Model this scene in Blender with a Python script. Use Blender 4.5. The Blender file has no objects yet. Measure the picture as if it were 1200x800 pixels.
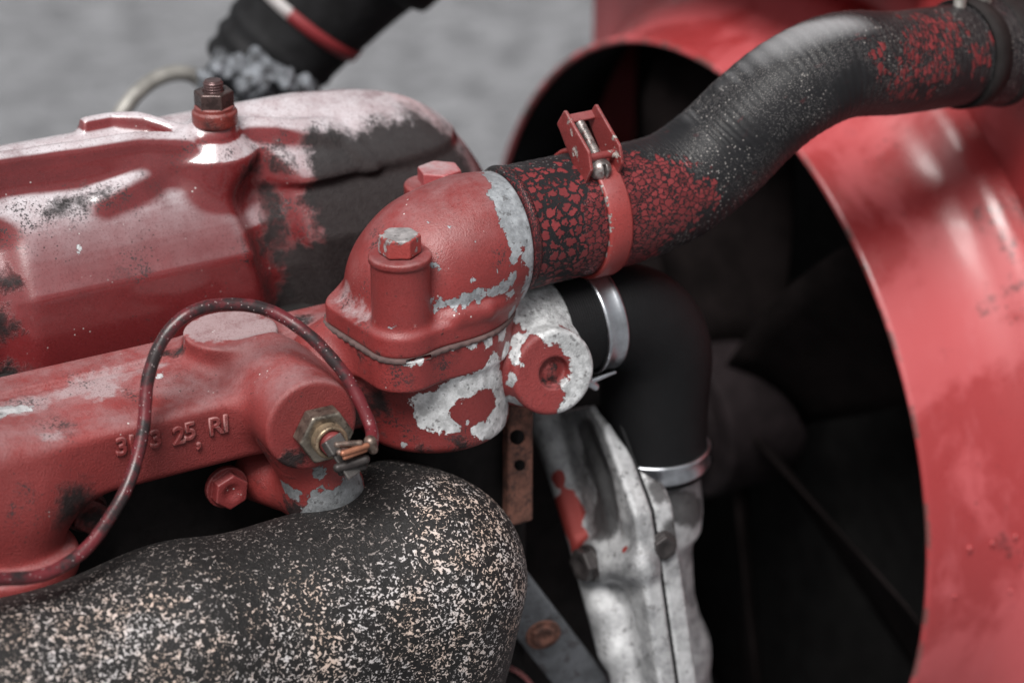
import bpy, math, random
import numpy as np
from mathutils import Vector
from mathutils.bvhtree import BVHTree

random.seed(4)
np.random.seed(4)
S = bpy.context.scene
COL = S.collection

# ------------------------------------------------------------------ camera, sky, sun, exposure
YAW, PITCH, DIST = math.radians(30), math.radians(25), 1.3
FW = np.array([math.cos(PITCH)*math.sin(YAW), math.cos(PITCH)*math.cos(YAW), -math.sin(PITCH)])
RT = np.array([math.cos(YAW), -math.sin(YAW), 0.0])
UP = np.cross(RT, FW)
CAM = np.array([0, 0, 1.05]) - DIST*FW
cd = bpy.data.cameras.new('camera')
cam = bpy.data.objects.new('camera', cd)
COL.objects.link(cam)
cam.location = CAM
cam.rotation_euler = Vector(FW).to_track_quat('-Z', 'Y').to_euler()
cd.lens, cd.sensor_width = 85, 36
cd.clip_start, cd.clip_end = 0.05, 500
cd.dof.use_dof = True
cd.dof.focus_distance = 1.235
cd.dof.aperture_fstop = 4.5
S.camera = cam

SUN_EL, SUN_AZ = math.radians(57), math.radians(-132)     # sun direction: azimuth from +Y towards +X
W = bpy.data.worlds.new('World')
S.world = W
W.use_nodes = True
wn, wl = W.node_tree.nodes, W.node_tree.links
wn.clear()
sky = wn.new('ShaderNodeTexSky')
sky.sky_type = 'NISHITA'
sky.sun_disc = False
sky.sun_elevation = SUN_EL
sky.sun_rotation = SUN_AZ
sky.air_density, sky.dust_density, sky.ozone_density = 1.0, 4.0, 1.0
hs = wn.new('ShaderNodeHueSaturation')
hs.inputs['Saturation'].default_value = 0.12             # an overcast, near-white sky
bg = wn.new('ShaderNodeBackground')
bg.inputs['Strength'].default_value = 0.06
wo = wn.new('ShaderNodeOutputWorld')
wl.new(sky.outputs[0], hs.inputs['Color'])
wl.new(hs.outputs[0], bg.inputs['Color'])
wl.new(bg.outputs[0], wo.inputs['Surface'])
sl = bpy.data.lights.new('sun', 'SUN')
sl.energy, sl.angle, sl.color = 3.0, math.radians(28), (1, 0.97, 0.94)
so = bpy.data.objects.new('sun', sl)
COL.objects.link(so)
sd = Vector((math.cos(SUN_EL)*math.sin(SUN_AZ), math.cos(SUN_EL)*math.cos(SUN_AZ), math.sin(SUN_EL)))
so.rotation_euler = sd.to_track_quat('Z', 'Y').to_euler()
S.view_settings.view_transform = 'Standard'
S.view_settings.look = 'None'
S.view_settings.exposure = 0.56
S.view_settings.gamma = 1

# ------------------------------------------------------------------ places: B is the foot of the thermostat housing; everything is in millimetres from it
KPX = 36/85/1200
def ray(px, py):
    return FW + RT*(px-600)*KPX + UP*(400-py)*KPX
def world(px, py, d):
    return CAM + ray(px, py)*d
B = world(507, 492, 1.3)
def q(px, py, x=None, y=None, z=None):
    """point of the engine (mm from B) seen at a photograph pixel, on a plane of the engine"""
    R, C = ray(px, py), (CAM-B)*1000
    t = (x-C[0])/R[0] if x is not None else (y-C[1])/R[1] if y is not None else (z-C[2])/R[2]
    return C + R*t
A = lambda *v: np.array(v, float)
def nrm(v):
    v = np.asarray(v, float)
    return v/np.linalg.norm(v)

# ------------------------------------------------------------------ signed distance shapes (mm)
def sph(P, c, r):
    return np.linalg.norm(P-np.asarray(c, float), axis=1)-r
def cap(P, a, b, ra, rb=None):
    a, b = np.asarray(a, float), np.asarray(b, float)
    rb = ra if rb is None else rb
    d = b-a
    t = np.clip(((P-a)@d)/max(d@d, 1e-9), 0, 1)
    return np.linalg.norm(P-a-t[:, None]*d, axis=1)-(ra+(rb-ra)*t)
def chain(P, pts, k=6):
    o = None
    for (a, ra), (b, rb) in zip(pts[:-1], pts[1:]):
        c = cap(P, a, b, ra, rb)
        o = c if o is None else su(o, c, k)
    return o
def cyl(P, a, b, r, rnd=1.0):
    a, b = np.asarray(a, float), np.asarray(b, float)
    d = b-a
    L = np.linalg.norm(d)
    d = d/L
    h = (P-a)@d
    rr = np.linalg.norm(P-a-h[:, None]*d, axis=1)
    x, y = rr-r+rnd, np.abs(h-L/2)-L/2+rnd
    return np.minimum(np.maximum(x, y), 0)+np.hypot(np.maximum(x, 0), np.maximum(y, 0))-rnd
def box(P, c, h, rnd=1.0, R=None):
    p = P-np.asarray(c, float)
    if R is not None:
        p = p@np.asarray(R).T
    e = np.abs(p)-np.asarray(h, float)+rnd
    return np.linalg.norm(np.maximum(e, 0), axis=1)+np.minimum(e.max(axis=1), 0)-rnd
def poly2(u, v, pts, rnd=0):
    """2-D distance to a simple polygon, grown by rnd"""
    pts = [np.asarray(p, float) for p in pts]
    d = np.full(u.shape, 1e18)
    s = np.ones(u.shape)
    n = len(pts)
    for i in range(n):
        a, b = pts[i], pts[i-1]
        e = b-a
        wx, wy = u-a[0], v-a[1]
        t = np.clip((wx*e[0]+wy*e[1])/(e@e), 0, 1)
        d = np.minimum(d, (wx-e[0]*t)**2+(wy-e[1]*t)**2)
        c1, c2, c3 = v >= a[1], v < b[1], e[0]*wy > e[1]*wx
        s = np.where((c1 & c2 & c3) | (~c1 & ~c2 & ~c3), -s, s)
    return s*np.sqrt(d)-rnd
def extr(d2, h, half, rnd=1.0):
    x, y = d2+rnd, np.abs(h)-half+rnd
    return np.minimum(np.maximum(x, y), 0)+np.hypot(np.maximum(x, 0), np.maximum(y, 0))-rnd
def su(a, b, k):
    h = np.maximum(k-np.abs(a-b), 0)/k
    return np.minimum(a, b)-h*h*k*0.25
def sx(a, b, k):
    return -su(-a, -b, k)
def ss(a, b, k):
    return sx(a, -b, k)
def hexp(P, c, ax, r, half, rnd=0.6, rot=0.0):
    """hexagonal prism, r = across flats / 2"""
    ax = nrm(ax)
    u = nrm(np.cross(ax, (0.3, 0.5, 0.81) if abs(ax[2]) < 0.9 else (1, 0.2, 0)))
    v = np.cross(ax, u)
    p = P-np.asarray(c, float)
    x, y, h = p@u, p@v, p@ax
    d = np.full(x.shape, -1e9)
    for i in range(6):
        t = rot+i*math.pi/3
        d = np.maximum(d, x*math.cos(t)+y*math.sin(t)-r)
    d = np.maximum(d, (np.hypot(x, y)+np.abs(h)*0.55)-(r*1.10+half*0.55))
    return extr(d, h, half, rnd)

# ------------------------------------------------------------------ meshing
def surface(f, lo, hi, h):
    lo, hi = np.asarray(lo, float), np.asarray(hi, float)
    BL = 8
    nb = np.ceil((hi-lo)/h/BL).astype(int)
    n = nb*BL
    cs = [lo[i]+h*(np.arange(nb[i])*BL+(BL-1)/2) for i in range(3)]
    cc = np.stack(np.meshgrid(*cs, indexing='ij'), -1).reshape(-1, 3)
    fc = f(cc).reshape(nb)
    V = np.repeat(np.repeat(np.repeat(fc, BL, 0), BL, 1), BL, 2)
    act = np.argwhere(np.abs(fc) < h*BL*0.5*1.74*1.45+2)
    off = np.stack(np.meshgrid(*[np.arange(BL)]*3, indexing='ij'), -1).reshape(-1, 3)
    for s in range(0, len(act), 800):
        idx = (act[s:s+800][:, None, :]*BL+off[None]).reshape(-1, 3)
        V[idx[:, 0], idx[:, 1], idx[:, 2]] = f(lo+idx*h)
    sg = V < 0
    nx, ny, nz = n
    acc = np.zeros((nx-1, ny-1, nz-1, 3), np.float32)
    cnt = np.zeros((nx-1, ny-1, nz-1), np.int8)
    s8 = [sg[i:nx-1+i, j:ny-1+j, k:nz-1+k] for i in (0, 1) for j in (0, 1) for k in (0, 1)]
    al, an = s8[0].copy(), s8[0].copy()
    for t in s8[1:]:
        al &= t
        an |= t
    mixd = an & ~al
    ci = np.argwhere(mixd)
    accv = np.zeros((len(ci), 3))
    cn = np.zeros(len(ci))
    for ax in range(3):
        o = [0, 0, 0]
        o[ax] = 1
        for b1 in (0, 1):
            for b2 in (0, 1):
                st = [0, 0, 0]
                st[(ax+1) % 3], st[(ax+2) % 3] = b1, b2
                i0 = ci+st
                i1 = i0+o
                v0, v1 = V[tuple(i0.T)], V[tuple(i1.T)]
                m = (v0 < 0) != (v1 < 0)
                t = np.where(m, v0/np.where(m, v0-v1, 1), 0)
                accv += np.where(m[:, None], st+t[:, None]*np.array(o), 0)
                cn += m
    P = lo+h*(ci+accv/cn[:, None])
    ids = -np.ones(mixd.shape, np.int64)
    ids[tuple(ci.T)] = np.arange(len(ci))
    quads = []
    for ax in range(3):
        a1, a2 = (ax+1) % 3, (ax+2) % 3
        sl0, sl1 = [slice(None)]*3, [slice(None)]*3
        sl0[ax], sl1[ax] = slice(0, n[ax]-1), slice(1, n[ax])
        s0, s1 = sg[tuple(sl0)], sg[tuple(sl1)]
        e = np.argwhere(s0 != s1)
        e = e[(e[:, a1] > 0) & (e[:, a2] > 0) & (e[:, a1] < n[a1]-1) & (e[:, a2] < n[a2]-1)]
        flip = s0[tuple(e.T)]
        c = []
        for d1, d2 in ((-1, -1), (0, -1), (0, 0), (-1, 0)):
            z = e.copy()
            z[:, a1] += d1
            z[:, a2] += d2
            c.append(ids[tuple(z.T)])
        Q = np.stack(c, 1)
        Q[~flip] = Q[~flip][:, ::-1]
        quads.append(Q)
    Q = np.concatenate(quads)
    for _ in range(2):
        g = np.zeros_like(P)
        v = f(P)
        for i in range(3):
            o = np.zeros(3)
            o[i] = 0.15
            g[:, i] = (f(P+o)-f(P-o))/0.3
        gn = np.maximum((g*g).sum(1), 0.15)
        P = P-np.clip(v/gn, -h*0.5, h*0.5)[:, None]*g
    return P, Q

OBJ_BVH = {}
def link_mesh(name, verts, faces, mat, parent=None, uvs=None, smooth=True, track=False, base=None):
    """verts in mm from B; the mesh is stored from its own base point"""
    verts = np.asarray(verts, float)
    wv = B+verts/1000
    if parent is not None:
        off = np.array(parent['base_xyz'])
    else:
        off = B+np.asarray(base, float)/1000 if base is not None else A(wv[:, 0].mean(), wv[:, 1].mean(), wv[:, 2].min())
    m = bpy.data.meshes.new(name)
    m.from_pydata((wv-off).tolist(), [], faces.tolist() if isinstance(faces, np.ndarray) else faces)
    if uvs is not None:
        l = m.uv_layers.new(name='UVMap')
        li = np.empty(len(m.loops), np.int32)
        m.loops.foreach_get('vertex_index', li)
        l.data.foreach_set('uv', np.asarray(uvs, np.float32)[li].ravel())
    if smooth:
        m.polygons.foreach_set('use_smooth', [True]*len(m.polygons))
    m.update()
    if mat:
        m.materials.append(mat)
    o = bpy.data.objects.new(name, m)
    COL.objects.link(o)
    if parent is None:
        o.location = off
        o['base_xyz'] = off.tolist()
    else:
        o.parent = parent
        o['base_xyz'] = list(parent['base_xyz'])
    if track:
        OBJ_BVH[o.name] = BVHTree.FromPolygons(wv.tolist(), faces.tolist() if isinstance(faces, np.ndarray) else faces)
    return o
def sdf(name, f, lo, hi, h, mat, parent=None, track=False):
    P, Q = surface(f, lo, hi, h)
    return link_mesh(name, P, Q, mat, parent, track=track)
def hit(o, px, py):
    """world point of an object's surface that the photograph shows at a pixel"""
    r = OBJ_BVH[o.name].ray_cast(Vector(CAM), Vector(nrm(ray(px, py))))
    return r[0]
def hitmm(o, px, py):
    p = hit(o, px, py)
    return (np.array(p)-B)*1000 if p is not None else None
def thing(name, label, cat, base, group=None):
    o = bpy.data.objects.new(name, None)
    COL.objects.link(o)
    off = B+np.asarray(base, float)/1000
    o.location = off
    o['base_xyz'] = off.tolist()
    o.empty_display_size = 0.02
    return tag(o, label, cat, group)
def tag(o, label, cat, group=None, kind=None):
    if label: o['label'] = label
    if cat: o['category'] = cat
    if group: o['group'] = group
    if kind: o['kind'] = kind
    return o
def spline(pts, n=10):
    pts = [np.asarray(p, float) for p in pts]
    P = [2*pts[0]-pts[1]]+pts+[2*pts[-1]-pts[-2]]
    out = []
    for i in range(1, len(P)-2):
        for t in np.arange(n)/n:
            a, b, c, d = P[i-1:i+3]
            out.append(0.5*(2*b+(c-a)*t+(2*a-5*b+4*c-d)*t*t+(3*b-a-3*c+d)*t**3))
    out.append(pts[-1])
    return np.array(out)
def sweep(pts, radii, seg=32, n=10, caps=True, upv=(0, 0, 1), prof=None):
    """tube along a spline; radii per control point; prof(u, v) adds to the radius"""
    C4 = spline([np.append(p, r) for p, r in zip(pts, radii)], n)
    C, R = C4[:, :3], C4[:, 3]
    T = np.gradient(C, axis=0)
    T /= np.linalg.norm(T, axis=1)[:, None]
    L = np.concatenate([[0], np.cumsum(np.linalg.norm(np.diff(C, axis=0), axis=1))])
    u = nrm(np.cross(upv, T[0]))
    V, UV = [], []
    for i in range(len(C)):
        u = nrm(u-T[i]*(u@T[i]))
        w = np.cross(T[i], u)
        for j in range(seg+1):
            a = 2*math.pi*j/seg
            r = R[i]+(prof(L[i], a) if prof else 0)
            V.append(C[i]+r*(u*math.cos(a)+w*math.sin(a)))
            UV.append((L[i]/100, a*R.mean()/100))
    F = []
    k = seg+1
    for i in range(len(C)-1):
        for j in range(seg):
            F.append((i*k+j, i*k+j+1, (i+1)*k+j+1, (i+1)*k+j))
    if caps:
        for i, rev in ((0, True), (len(C)-1, False)):
            V.append(C[i]); UV.append((L[i]/100, 0))
            c = len(V)-1
            for j in range(seg):
                F.append((c, i*k+j+1, i*k+j) if rev else (c, i*k+j, i*k+j+1))
    return np.array(V), F, np.array(UV)
def lathe(prof, c, ax, seg=64, closed=True, a0=0.0, a1=2*math.pi, ref=None):
    """profile [(r, h)...] turned about an axis"""
    ax = nrm(ax)
    u = nrm(np.cross(ax, ref if ref is not None else ((0, 0, 1) if abs(ax[2]) < 0.9 else (1, 0, 0))))
    w = np.cross(ax, u)
    full = abs(a1-a0-2*math.pi) < 1e-6
    ns = seg if full else seg+1
    V, F, UV = [], [], []
    m = len(prof)
    for j in range(ns):
        t = a0+(a1-a0)*j/seg
        for i, (r, h) in enumerate(prof):
            V.append(np.asarray(c, float)+ax*h+r*(u*math.cos(t)+w*math.sin(t)))
            UV.append((t, i/m))
    for j in range(seg):
        jn = (j+1) % ns
        for i in range(m if closed else m-1):
            i2 = (i+1) % m
            F.append((j*m+i, j*m+i2, jn*m+i2, jn*m+i))
    if not full and closed:
        F.append(tuple(range(m)))
        F.append(tuple((ns-1)*m+i for i in reversed(range(m))))
    return np.array(V), F, np.array(UV)

# ------------------------------------------------------------------ materials
class M:
    def __init__(s, name):
        s.m = bpy.data.materials.new(name)
        s.m.use_nodes = True
        s.n, s.l = s.m.node_tree.nodes, s.m.node_tree.links
        s.n.clear()
        s.out = s.n.new('ShaderNodeOutputMaterial')
        s.p = s.n.new('ShaderNodeBsdfPrincipled')
        s.l.new(s.p.outputs[0], s.out.inputs[0])
        g = s.n.new('ShaderNodeNewGeometry')
        s.pos, s.nor, s.point = g.outputs['Position'], g.outputs['Normal'], g.outputs['Pointiness']
    def put(s, sock, v):
        if isinstance(v, bpy.types.NodeSocket):
            s.l.new(v, sock)
        elif isinstance(v, (tuple, list)) and sock.type == 'RGBA' and len(v) == 3:
            sock.default_value = (*v, 1)
        else:
            sock.default_value = v
    def set(s, **k):
        for a, v in k.items():
            s.put(s.p.inputs[a.replace('_', ' ')], v)
        return s
    def math(s, op, a, b=None, c=None, clamp=False):
        n = s.n.new('ShaderNodeMath')
        n.operation = op
        n.use_clamp = clamp
        for i, v in enumerate((a, b, c)):
            if v is not None:
                s.put(n.inputs[i], v)
        return n.outputs[0]
    def vmul(s, v, k):
        n = s.n.new('ShaderNodeVectorMath')
        n.operation = 'MULTIPLY'
        s.put(n.inputs[0], v)
        n.inputs[1].default_value = k
        return n.outputs[0]
    def noise(s, scale, detail=4, rough=0.55, co=None, dist=0.0, col=False):
        n = s.n.new('ShaderNodeTexNoise')
        n.inputs['Scale'].default_value = scale
        n.inputs['Detail'].default_value = detail
        n.inputs['Roughness'].default_value = rough
        n.inputs['Distortion'].default_value = dist
        s.put(n.inputs['Vector'], co or s.pos)
        return n.outputs['Color' if col else 'Fac']
    def vor(s, scale, feat='F1', co=None, rnd=1.0, out='Distance'):
        n = s.n.new('ShaderNodeTexVoronoi')
        n.feature = feat
        n.inputs['Scale'].default_value = scale
        n.inputs['Randomness'].default_value = rnd
        s.put(n.inputs['Vector'], co or s.pos)
        return n.outputs[out]
    def step(s, v, a, b):
        n = s.n.new('ShaderNodeMapRange')
        n.interpolation_type = 'SMOOTHSTEP'
        s.put(n.inputs[0], v)
        n.inputs[1].default_value, n.inputs[2].default_value = a, b
        return n.outputs[0]
    def mix(s, f, a, b):
        n = s.n.new('ShaderNodeMix')
        n.data_type = 'RGBA'
        s.put(n.inputs[0], f)
        s.put(n.inputs[6], a)
        s.put(n.inputs[7], b)
        return n.outputs[2]
    def mixf(s, f, a, b):
        n = s.n.new('ShaderNodeMix')
        s.put(n.inputs[0], f)
        s.put(n.inputs[2], a)
        s.put(n.inputs[3], b)
        return n.outputs[0]
    def sep(s, v):
        n = s.n.new('ShaderNodeSeparateXYZ')
        s.put(n.inputs[0], v)
        return n.outputs
    def bump(s, h, dist=0.0005, strength=1.0, nrm=None):
        n = s.n.new('ShaderNodeBump')
        n.inputs['Strength'].default_value = strength
        n.inputs['Distance'].default_value = dist
        s.put(n.inputs['Height'], h)
        if nrm:
            s.l.new(nrm, n.inputs['Normal'])
        return n.outputs[0]
    def uv(s):
        return s.n.new('ShaderNodeUVMap').outputs[0]
    def warped(s, amp, scale, detail=6, rough=0.68):
        n = s.n.new('ShaderNodeVectorMath')
        n.operation = 'MULTIPLY_ADD'
        s.l.new(s.noise(scale, detail, rough, col=True), n.inputs[0])
        k = amp/1000*2
        n.inputs[1].default_value = (k, k, k)
        o = s.n.new('ShaderNodeVectorMath')
        o.operation = 'SUBTRACT'
        s.l.new(s.pos, n.inputs[2])
        s.l.new(n.outputs[0], o.inputs[0])
        o.inputs[1].default_value = (k/2, k/2, k/2)
        return o.outputs[0]
    def field(s, spots, warp=None):
        """soft union of round spots [(world point, radius mm)]: 0 on a lone spot's edge, positive inside"""
        o = None
        pos = s.warped(*warp) if warp else s.pos
        for p, r in spots:
            if p is None:
                continue
            n = s.n.new('ShaderNodeVectorMath')
            n.operation = 'DISTANCE'
            s.l.new(pos, n.inputs[0])
            n.inputs[1].default_value = tuple(p)
            v = s.math('MULTIPLY', n.outputs['Value'], 1000.0/(1.6*r))
            v = s.math('MAXIMUM', s.math('MULTIPLY_ADD', s.math('MULTIPLY', v, v), -1.0, 1.0), 0.0)
            v = s.math('MULTIPLY', v, v)
            o = v if o is None else s.math('ADD', o, v)
        return s.math('SUBTRACT', s.math('MINIMUM', o, 1.3), 0.37) if o is not None else -1.0

RED = (0.25, 0.034, 0.033)
def red_paint(name, chips=(), painted_sheen=0.0, grime=(), dust=(), pits=(), red=RED, rough=0.42, cast=0.35, fade=0.5, grime_all=0.0, metal=(0.50, 0.51, 0.52), chipnoise=0.55, specks=1.0, coat=0.0, chipscale=95, chipwarp=9):
    """old red engine paint: faded, dusty on top, with chipped-off and oily places"""
    m = M(name)
    nz = m.sep(m.nor)[2]
    n1, n2, n3 = m.noise(18, 5), m.noise(70, 6, 0.65), m.noise(900, 3, 0.6)
    c = m.mix(m.step(n1, 0.35, 0.7), tuple(v*0.82 for v in red), tuple(min(1, v*1.12) for v in red))
    # dust settled on faces that look up
    upf = m.math('MULTIPLY', m.step(nz, 0.25, 0.98), m.step(m.noise(38, 6, 0.7), 0.30, 0.72))
    upf = m.math('MULTIPLY', upf, fade)
    if dust:
        upf = m.math('MAXIMUM', upf, m.math('MULTIPLY', m.step(m.math('ADD', m.field(dust, (14, 60)), m.math('MULTIPLY', m.math('SUBTRACT', n2, 0.5), 1.2)), 0.05, 0.75), 0.75))
    c = m.mix(upf, c, (0.35, 0.295, 0.305))
    if painted_sheen:  # sky sheen painted as a pale colour on faces that look up
        c = m.mix(m.math('MULTIPLY', m.step(nz, 0.46, 0.74), m.mixf(m.step(n2, 0.3, 0.7), painted_sheen*0.68, painted_sheen)), c, (0.62, 0.60, 0.63))
    # small flecks
    fl = m.step(m.vor(260, co=m.pos), 0.16, 0.10)
    fl = m.math('MULTIPLY', fl, m.step(m.noise(45, 3), 0.60, 0.66))
    c = m.mix(m.math('MULTIPLY', fl, specks*0.8), c, (0.62, 0.60, 0.58))
    dk = m.math('MULTIPLY', m.step(m.vor(330, co=m.noise(5, 2, col=True) and m.pos), 0.2, 0.12), m.step(m.noise(33, 4), 0.56, 0.62))
    c = m.mix(m.math('MULTIPLY', dk, specks*0.85), c, (0.03, 0.022, 0.022))
    n4 = m.noise(1500, 3, 0.65)
    c = m.mix(m.math('MULTIPLY', m.step(n3, 0.52, 0.70), 0.45), c, tuple(v*0.42 for v in red))
    c = m.mix(m.math('MULTIPLY', m.step(n4, 0.56, 0.70), 0.30), c, (min(1, red[0]*1.25+0.06), red[1]*1.9+0.05, red[2]*1.9+0.055))
    wear = m.math('MULTIPLY', m.step(m.point, 0.515, 0.60), m.step(m.math('ADD', m.math('MULTIPLY', n2, 0.7), m.math('MULTIPLY', n3, 0.3)), 0.42, 0.62))
    c = m.mix(m.math('MULTIPLY', wear, 0.55), c, (0.46, 0.27, 0.26))
    big_ = m.noise(24, 7, 0.72)
    c = m.mix(m.math('MULTIPLY', m.step(big_, 0.50, 0.72), 0.5), c, tuple(v*0.55 for v in red))
    if pits:
        pt = m.math('ADD', m.field(pits, (20, 40)), m.math('MULTIPLY', m.math('SUBTRACT', m.noise(30, 6, 0.7), 0.5), 1.2))
        pt = m.math('MULTIPLY', m.step(pt, -0.2, 0.6), m.step(m.math('ADD', m.noise(800, 5, 0.65), m.math('MULTIPLY', m.noise(90, 4, 0.7), 0.6)), 0.84, 0.90))
        c = m.mix(m.math('MULTIPLY', pt, 0.9), c, (0.025, 0.022, 0.023))
    ro = m.mixf(upf, m.mixf(m.step(n2, 0.3, 0.7), rough-0.07, rough+0.10), 0.8)
    h = m.math('ADD', m.math('ADD', m.math('MULTIPLY', n3, cast*1.6), m.math('MULTIPLY', n4, cast*0.8)), m.math('MULTIPLY', n2, cast*0.6))
    if grime or grime_all:
        g = m.field(grime, (22, 38, 8, 0.75)) if grime else -1.0
        g = m.math('ADD', g, m.math('MULTIPLY', m.math('SUBTRACT', m.noise(42, 10, 0.78), 0.5), 2.6))
        gm = m.math('MULTIPLY', m.step(g, -0.32, 0.65), m.step(m.math('ADD', m.field(grime, (22, 38, 8, 0.75)), 0.37) if grime else 1.0, 0.0, 0.12))
        if grime_all:
            gm = m.math('MAXIMUM', gm, m.step(m.noise(26, 7, 0.7), 0.62-grime_all*0.3, 0.80-grime_all*0.3))
        c = m.mix(m.math('MULTIPLY', gm, 0.96), c, m.mix(m.noise(300, 3), (0.007, 0.007, 0.0075), (0.030, 0.028, 0.028)))
        ro = m.mixf(gm, ro, 0.62)
        h = m.math('ADD', h, m.math('MULTIPLY', gm, m.math('MULTIPLY_ADD', m.noise(650, 5, 0.7), 1.3, 0.4)))
    spec = 0.5
    if grime or grime_all:
        spec = m.mixf(gm, 0.5, 0.22)
    me = 0.0
    if chips:
        fd = m.field(chips, (chipwarp, chipscale, 8, 0.72))
        e = m.math('ADD', fd, m.math('MULTIPLY', m.math('SUBTRACT', m.noise(chipscale, 8, 0.70, dist=0.5), 0.5), chipnoise*3.4))
        e = m.math('MINIMUM', e, m.math('MULTIPLY_ADD', fd, 2.0, 0.55))
        cm = m.step(e, 0.0, 0.03)
        edge = m.math('MULTIPLY', m.step(e, -0.10, 0.0), m.math('SUBTRACT', 1.0, cm))
        mn = m.noise(150, 7, 0.7)
        mc = m.mix(m.step(mn, 0.35, 0.7), tuple(v*0.62 for v in metal), tuple(min(1, v*1.25) for v in metal))
        mc = m.mix(m.math('MULTIPLY', m.step(m.noise(310, 4), 0.60, 0.66), 0.6), mc, (0.06, 0.055, 0.055))
        c = m.mix(m.math('MULTIPLY', edge, 0.35), c, tuple(v*0.35 for v in red))
        c = m.mix(cm, c, mc)
        ro = m.mixf(cm, ro, 0.52)
        me = m.math('MULTIPLY', cm, 0.25)
        h = m.math('SUBTRACT', h, m.math('MULTIPLY', cm, 1.1))
    m.set(Base_Color=c, Roughness=ro, Metallic=me, Specular_IOR_Level=spec, Normal=m.bump(h, 0.0006, 0.8))
    if coat:
        m.set(Coat_Weight=m.math('MULTIPLY', m.math('SUBTRACT', 1.0, gm), coat) if (grime or grime_all) else coat, Coat_Roughness=0.12)
    return m.m
def simple(name, col, rough=0.5, metal=0.0, var=0.3, scale=60, bump=0.3, bscale=400, spots=None, spot_amt=0.6, spec=0.5):
    m = M(name)
    n = m.noise(scale, 6, 0.65)
    c = m.mix(m.step(n, 0.3, 0.7), tuple(v*(1-var) for v in col), tuple(min(1, v*(1+var)) for v in col))
    if spots:
        c = m.mix(m.math('MULTIPLY', m.step(m.noise(scale*2.3, 5, 0.7), 0.54, 0.62), spot_amt), c, spots)
    m.set(Base_Color=c, Roughness=m.mixf(n, rough-0.1, min(1, rough+0.1)), Metallic=metal, Normal=m.bump(m.noise(bscale, 4, 0.6), 0.0004, bump), Specular_IOR_Level=spec)
    return m.m

MAT = {}
MAT['black_iron'] = simple('black_iron', (0.014, 0.012, 0.012), 0.8, 0, 0.5, 40, 0.6, 250, spec=0.2)
MAT['dark_red'] = red_paint('dark_red_iron', red=(0.20, 0.03, 0.03), grime_all=0.55, fade=0.1)
MAT['steel'] = simple('band_steel', (0.50, 0.52, 0.55), 0.33, 1.0, 0.25, 70, 0.15, 500)
MAT['dull_steel'] = simple('dull_steel', (0.33, 0.32, 0.30), 0.5, 0.7, 0.45, 130, 0.5, 400, (0.05, 0.045, 0.04))
MAT['black_rubber'] = simple('black_rubber', (0.011, 0.011, 0.012), 0.7, 0, 0.4, 60, 0.3, 700, spec=0.2)
MAT['rust'] = simple('rusty_iron', (0.12, 0.05, 0.035), 0.85, 0, 0.6, 120, 0.9, 300, (0.02, 0.012, 0.012))
# ------------------------------------------------------------------ ground
gm = M('gravel')
gn = gm.math('ADD', gm.math('MULTIPLY', gm.noise(13, 8, 0.78), 0.8), gm.math('MULTIPLY', gm.noise(70, 4, 0.6), 0.2))
gm.set(Base_Color=gm.mix(gm.step(gn, 0.36, 0.64), (0.05, 0.052, 0.057), (0.29, 0.295, 0.31)), Roughness=0.95,
       Normal=gm.bump(gm.noise(90, 5, 0.7), 0.01, 0.6))
gv = np.array([[x, y, 0] for y in np.linspace(-60, 120, 19) for x in np.linspace(-90, 90, 19)])
gf = [(j*19+i, j*19+i+1, (j+1)*19+i+1, (j+1)*19+i) for j in range(18) for i in range(18)]
tag(link_mesh('ground', (gv-B)*1000, gf, gm.m, base=(0, 0, -B[2]*1000)), 'grey gravel ground behind the engine', None, None, 'structure')

def march(f, px, py, t0=0.9, t1=2.2):
    d = nrm(ray(px, py))
    t = t0
    for _ in range(160):
        p = (CAM+d*t-B)*1000
        v = float(f(p[None])[0])
        if abs(v) < 0.05 or t > t1:
            break
        t += v*0.8/1000
    return p
def toward(p, k):
    """move a point k mm towards the camera"""
    c = (CAM-B)*1000
    return p+nrm(c-p)*k

# ------------------------------------------------------------------ engine block behind and under the castings
blk = thing('engine_block', 'dark grimy engine block behind and under the red castings', 'engine block', (-150, 110, -400))
def f_blk(P):
    o = box(P, (-190, 112, -190), (250, 86, 215), 8)
    o = np.minimum(o, box(P, (-190, 135, 20), (245, 52, 22), 4))
    return su(o, box(P, (20, 60, -120), (44, 60, 110), 14), 10)
sdf('cylinder_block', f_blk, (-445, -10, -420), (75, 205, 50), 4.0, MAT['black_iron'], blk)
sdf('timing_cover', lambda P: box(P, (109, 140, -160), (69, 56, 160), 10), (30, 70, -330), (190, 205, 15), 4.0, MAT['black_iron'], blk)

# ------------------------------------------------------------------ valve cover
_sh = [(p[0], p[1]) for p in spline([A(86, 79, 0), A(97, 97, 0), A(108, 112, 0), A(122, 124, 0), A(138, 130.5, 0)], 5)]
COVER_PROFILE = [(84.5, 0)]+_sh+[(2*138-y, z) for y, z in _sh[-2::-1]]+[(191.5, 0)]
def f_cov0(P):
    d2 = poly2(P[:, 1], P[:, 2], COVER_PROFILE, 8)
    d = sx(d2, P[:, 0]*0.94+P[:, 2]*0.34-128, 70)
    return sx(sx(d, -P[:, 0]-420, 40), 14-P[:, 2], 4)
def on(pts, lift):
    return [toward(march(f_cov0, *p), lift) for p in pts]
GV = [on([(266, 168), (296, 208), (322, 258), (342, 322), (356, 385)], 2.5), on([(-8, 292), (0, 330), (6, 380), (10, 450)], 5)]
RDG = on([(240, 158), (205, 184), (158, 214), (120, 234)], -3)
NUT = q(252, 140, z=148)
TB = [q(*p, z=144)[:2] for p in ((-80, 212), (0, 193), (100, 177), (197, 162), (232, 152), (262, 152), (285, 142), (350, 150), (440, 168), (520, 200))]+[A(110, 165), A(-300, 165)]
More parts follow.
